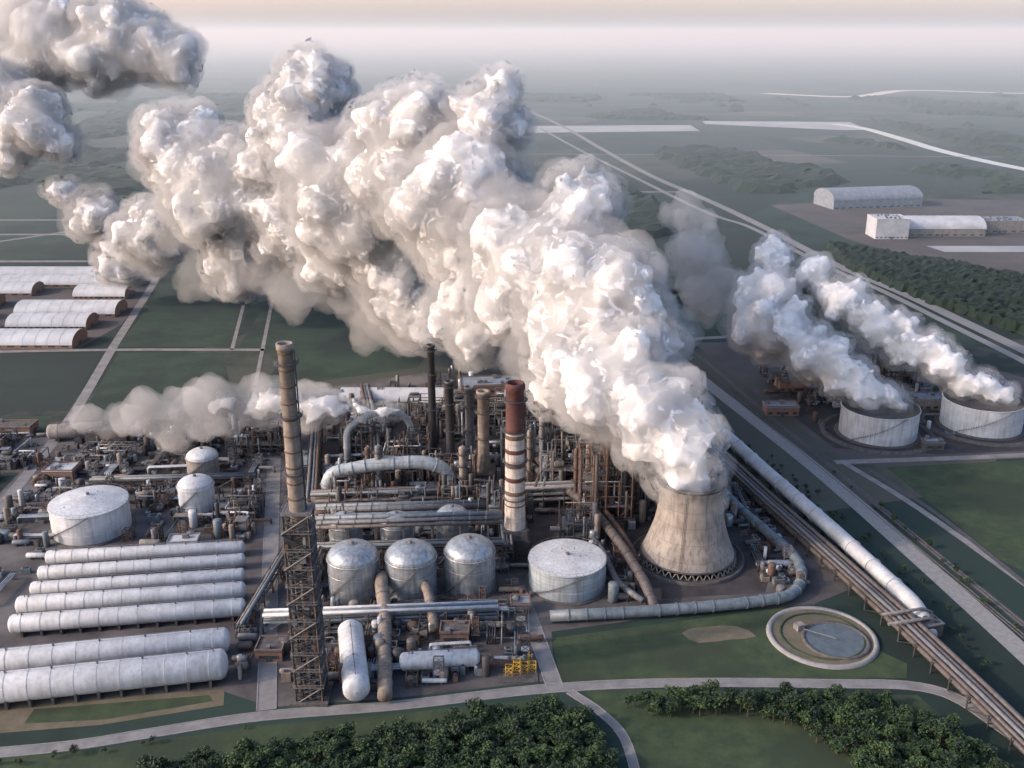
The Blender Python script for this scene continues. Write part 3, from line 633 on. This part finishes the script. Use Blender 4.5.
def forest(name,pg,sp,sc0=1,prob=1):
    e=bpy.data.objects.new(name,None); sc.collection.objects.link(e); xs=[p[0] for p in pg];ys=[p[1] for p in pg]
    y=min(ys)
    while y<max(ys):
        x=min(xs)
        while x<max(xs):
            X=x+rnd.uniform(-.5,.5)*sp;Y=y+rnd.uniform(-.5,.5)*sp
            if inside(X,Y,pg) and rnd.random()<prob:
                o=bpy.data.objects.new("tree",TM[rnd.randrange(8)]); s=sc0*rnd.uniform(.5,1.2); o.scale=(s,s,s*rnd.uniform(.85,1.15)); o.rotation_euler=(rnd.uniform(-.08,.08),0,rnd.uniform(0,6.28)); o.location=(X,Y,0); o.parent=e; sc.collection.objects.link(o)
            x+=sp
        y+=sp
forest("forest",[(-125,224),(-90,236),(-60,243),(-34,248),(-5,256),(14,260),(21,256),(27,247),(32,224)],2.7)
forest("forest",[(34,262),(60,266),(90,266),(118,263),(132,252),(143,222),(100,222),(98,236),(86,252),(70,258),(45,256)],2.7)
forest("hedgerow",[(-160,235),(-130,240),(-100,247),(-78,253),(-78,250),(-110,243),(-150,232)],3,.45,.6)
forest("hedgerow",[(152,440),(166,375),(178,300),(181,300),(169,380),(156,440)],4,.6,.5)
forest("hedgerow",[(-244,345),(-236,345),(-242,440),(-248,440)],3.5,.6,.8)
forest("hedgerow",[(120,470),(128,470),(160,330),(165,260),(158,260),(150,330)],4.5,.5,.35)
# ============================================================ steam
cr=random.Random(3)
def rd():
    while 1:
        v=Vector((cr.uniform(-1,1),cr.uniform(-1,1),cr.uniform(-1,1)))
        if .1<v.length<1: return v.normalized()
ICO={}
for s in (1,2,3):
    b=bmesh.new(); bmesh.ops.create_icosphere(b,subdivisions=s,radius=1); b.verts.ensure_lookup_table()
    ICO[s]=(np.array([v.co[:] for v in b.verts]),np.array([[v.index for v in f.verts] for f in b.faces])); b.free()
def blob_mesh(name,lobes,vox,n2=22,n3=5,core=.86,sub=(.2,.46)):
    V=[];F=[];o=0
    def ad(c,r,s):
        nonlocal o
        v,f=ICO[s]; V.append(v*r+np.array(c)); F.append(f+o); o+=len(v)
    for x,y,z,r in lobes:
        c=Vector((x,y,z)); ad(c,r*core,3)
        for i in range(n2):
            c2=c+rd()*r*.8; r2=r*cr.uniform(*sub); ad(c2,r2,2)
            for j in range(n3): ad(c2+rd()*r2*.85,r2*cr.uniform(.25,.5),2 if r2>6 else 1)
    V=np.vstack(V);F=np.vstack(F); me=bpy.data.meshes.new(name); me.from_pydata(V.tolist(),[],F.tolist())
    ob=bpy.data.objects.new(name,me); sc.collection.objects.link(ob)
    m=ob.modifiers.new("r",'REMESH'); m.mode='VOXEL'; m.voxel_size=vox; m.use_smooth_shade=True
    s=ob.modifiers.new("s",'SMOOTH'); s.factor=.5; s.iterations=2
    me2=bpy.data.meshes.new_from_object(ob.evaluated_get(bpy.context.evaluated_depsgraph_get())); ob.modifiers.clear(); ob.data=me2
    return ob
def displace(me,fn):
    n=len(me.vertices); co=np.empty(n*3); no=np.empty(n*3); me.vertices.foreach_get("co",co); me.vertices.foreach_get("normal",no); co=co.reshape(-1,3);no=no.reshape(-1,3)
    d=np.array([fn(Vector(c)) for c in co]); co+=no*d[:,None]; me.vertices.foreach_set("co",co.ravel()); me.update()
def volmat(name,col,den,aniso):
    v=bpy.data.materials.new(name); v.use_nodes=True; n=v.node_tree; n.nodes.clear()
    O=n.nodes.new("ShaderNodeOutputMaterial"); V=n.nodes.new("ShaderNodeVolumeScatter"); V.inputs['Color'].default_value=(*col,1); V.inputs['Density'].default_value=den; V.inputs['Anisotropy'].default_value=aniso
    n.links.new(V.outputs[0],O.inputs['Volume'])
    return v
mt=bpy.data.materials.new("steam"); mt.use_nodes=True; n=mt.node_tree; B=n.nodes["Principled BSDF"]
B.inputs['Base Color'].default_value=(.98,.975,.98,1); B.inputs['Roughness'].default_value=1; B.inputs['Specular IOR Level'].default_value=0
B.inputs['Subsurface Weight'].default_value=1; B.inputs['Subsurface Radius'].default_value=(1,1,1); B.inputs['Subsurface Scale'].default_value=7
SV=volmat("steam_edge",(1,1,1),.07,0); HV2=volmat("steam_halo",(1,1,1),.02,0); SV2=volmat("steam_edge_thin",(1,.98,.96),.05,0)
CL=[(71,357.5,31,11),(69,359,38,12.5),(66.2,362,46,14.5),(57.8,375,53.6,18.6),(46,400,59,24.7),(29,440,62,26.8),(40.5,445,84.5,30),(13.7,480,93,34),(-22.7,540,110,38),(-52.7,580,129,39),(-14,545,157,20),(-6,545,173,10.5),(-100,620,106,41),(-137,660,142,30),(-127,660,169,23),(-204,700,97,41),(-235,720,124,30),(-271,740,58,26),(-194.5,700,48,24),(-304,760,33,18),(-327,780,66,20),(-354,790,84,11),(-60.5,600,36,24),(-17,520,59.5,27),(-116,640,62,22),(31,490,118,20.6),(-70,610,63,29),(-165,680,118,22),(-150,670,80,26),(58,430,70,18)]
C2=[(-375,800,138,25),(-406,820,154,27),(-395,800,114,17),(-352,795,120,14)]
RA=[(205,488,16,6),(195,495,19,9),(178.5,505,28,13),(163,520,35,15),(150,545,42,17),(146,570,54,16),(158,585,66,12),(160,600,78,8)]
RB=[(263,500,18,6),(251.7,505,23,9),(236,515,30,11.5),(221,525,36,13),(206.6,540,43,14),(193,560,54,13),(178,580,67,11)]
TH=[(116,640,67,24),(133,620,46,22),(125,660,84,18),(105,650,88,14)]
LT=[(-56,450,28,4),(-62,441,31,7.5),(-87,445,33,11),(-117,450,32,12),(-145,455,29,8)]
LT2=[(-95,448,32,15),(-125,452,29,17),(-155,455,26,16),(-190,457,22,13),(-215,462,18,7)]
UND=[(-40,590,30,22),(-90,620,28,26),(-150,660,34,26),(-230,720,34,26)]
HZ=[(-275,850,182,22),(-300,860,188,28),(-340,870,186,34),(-385,880,198,40),(-325,865,205,30),(-420,885,180,30)]
def interp(L,k,j=.35):
    o=[]
    for a,b in zip(L,L[1:]):
        for q in range(k): t=q/k; o.append(tuple(a[i]+(b[i]-a[i])*t+(cr.uniform(-j,j)*a[3] if i<3 and q else 0) for i in range(3))+((a[3]+(b[3]-a[3])*t)*cr.uniform(.7,1.1),))
    o.append(L[-1]); return o
def link(me,name,par,m):
    me.materials.clear(); me.materials.append(m); s=bpy.data.objects.new(name,me); sc.collection.objects.link(s); s.parent=par
def steam(name,lobes,vox,amp,n2=26,n3=5,shell=3.8,halo=5,sv=None):
    ob=blob_mesh(name,lobes,vox,n2,n3); me=ob.data
    displace(me,lambda p:noise.fractal(p*(.22/amp),1.0,2.1,4)*amp-min(shell,4)*.8)
    sh=me.copy(); displace(sh,lambda p:shell*1.5+shell*.8*noise.fractal(p*(.5/amp),.8,2.1,3))
    me.materials.clear(); me.materials.append(mt); link(sh,"soft_edge",ob,sv or SV)
    if halo:
        h=blob_mesh("tmp",[(x,y,z,r*1.08) for x,y,z,r in lobes],vox*3.5,9,0,1.0); hm=h.data; bpy.data.objects.remove(h)
        displace(hm,lambda p:halo*.4+halo*1.4*noise.fractal(p*(.16/amp),1,2.1,2)); link(hm,"wisp_halo",ob,HV2)
def wisp(name,lobes,vox,amp,m,n2=10,n3=0,k=.55,j=.35):
    L=interp([(x,y,z,r*k) for x,y,z,r in lobes],4,j)
    ob=blob_mesh(name,L,vox,n2,n3); displace(ob.data,lambda p:noise.fractal(p*(.3/amp),.9,2.1,3)*amp*1.2); ob.data.materials.clear(); ob.data.materials.append(m)
steam("steam_cloud",CL,1.15,2.6,halo=6); steam("steam_cloud",C2,1.6,2.6); steam("steam_cloud",HZ,2.0,2.6,16,2,shell=5,halo=6,sv=SV2)
steam("steam_plume",interp(RA,3,.5),.8,1.6,14,4,shell=2.1,halo=3.4); steam("steam_plume",interp(RB,3,.5),.8,1.6,14,4,shell=2.1,halo=3.4)
wisp("steam_wisp",TH,1.5,4,volmat("steam_wisp_a",(1,1,1),.035,0),k=.75,j=.8)
steam("steam_trail",interp([(x,y,z,r*.7) for x,y,z,r in LT],3,.4),.9,1.6,12,3,shell=2.2,halo=0)
wisp("steam_wisp",LT2,2,4,volmat("steam_wisp_b",(1,1,1),.05,0),k=.85,j=.4)
wisp("steam_wisp",UND,2.5,5,volmat("steam_wisp_c",(1,.97,.92),.022,0),k=.8,j=.5)
# ============================================================ haze, sky, sun, camera
bpy.ops.mesh.primitive_cube_add(size=1,location=(0,40740,120)); b=bpy.context.object; b.scale=(80000,80000,290); b.name="air_haze"
b.data.materials.append(volmat("air_haze",(.68,.84,.9),1/3900,.1))
w=bpy.data.worlds.new("World"); sc.world=w; w.use_nodes=True; nt=w.node_tree
EL=math.radians(27); AZ=math.radians(-105)
sk=nt.nodes.new("ShaderNodeTexSky"); sk.sky_type='NISHITA'; sk.sun_disc=False; sk.sun_elevation=EL; sk.sun_rotation=AZ; sk.dust_density=4; sk.air_density=1.0
tc=nt.nodes.new("ShaderNodeTexCoord"); sx=nt.nodes.new("ShaderNodeSeparateXYZ"); nt.links.new(tc.outputs['Generated'],sx.inputs[0])
rp=nt.nodes.new("ShaderNodeValToRGB"); nt.links.new(sx.outputs['Z'],rp.inputs[0]); e=rp.color_ramp.elements
e[0].position=0; e[0].color=(.95,.82,.94,1); e[1].position=.5; e[1].color=(.23,.25,.285,1); k=e.new(.06); k.color=(.7,.6,.63,1); k=e.new(.2); k.color=(.3,.295,.315,1)
mx=nt.nodes.new("ShaderNodeMixRGB"); mx.blend_type='MULTIPLY'; mx.inputs[0].default_value=1
nt.links.new(sk.outputs[0],mx.inputs[1]); nt.links.new(rp.outputs[0],mx.inputs[2]); 
sc2=nt.nodes.new("ShaderNodeVectorMath"); sc2.operation='SCALE'; sc2.inputs['Scale'].default_value=6.6; nt.links.new(mx.outputs[0],sc2.inputs[0])
nt.links.new(sc2.outputs[0],nt.nodes["Background"].inputs[0]); nt.nodes["Background"].inputs[1].default_value=.15
L=bpy.data.lights.new("sun",'SUN'); L.energy=2.9; L.angle=math.radians(1.5); L.color=(1,.77,.63)
lo=bpy.data.objects.new("sun",L); sc.collection.objects.link(lo)
lo.rotation_euler=Vector((math.sin(AZ)*math.cos(EL),math.cos(AZ)*math.cos(EL),math.sin(EL))).to_track_quat('Z','Y').to_euler()
T=math.atan(350/995.6)
cam=bpy.data.cameras.new("cam"); cam.lens=35; cam.clip_end=200000; co=bpy.data.objects.new("camera",cam); sc.collection.objects.link(co)
co.location=(0,0,200); co.rotation_euler=(math.pi/2-T,0,0); sc.camera=co
sc.view_settings.view_transform='Standard'; sc.view_settings.look='None'; sc.view_settings.exposure=0
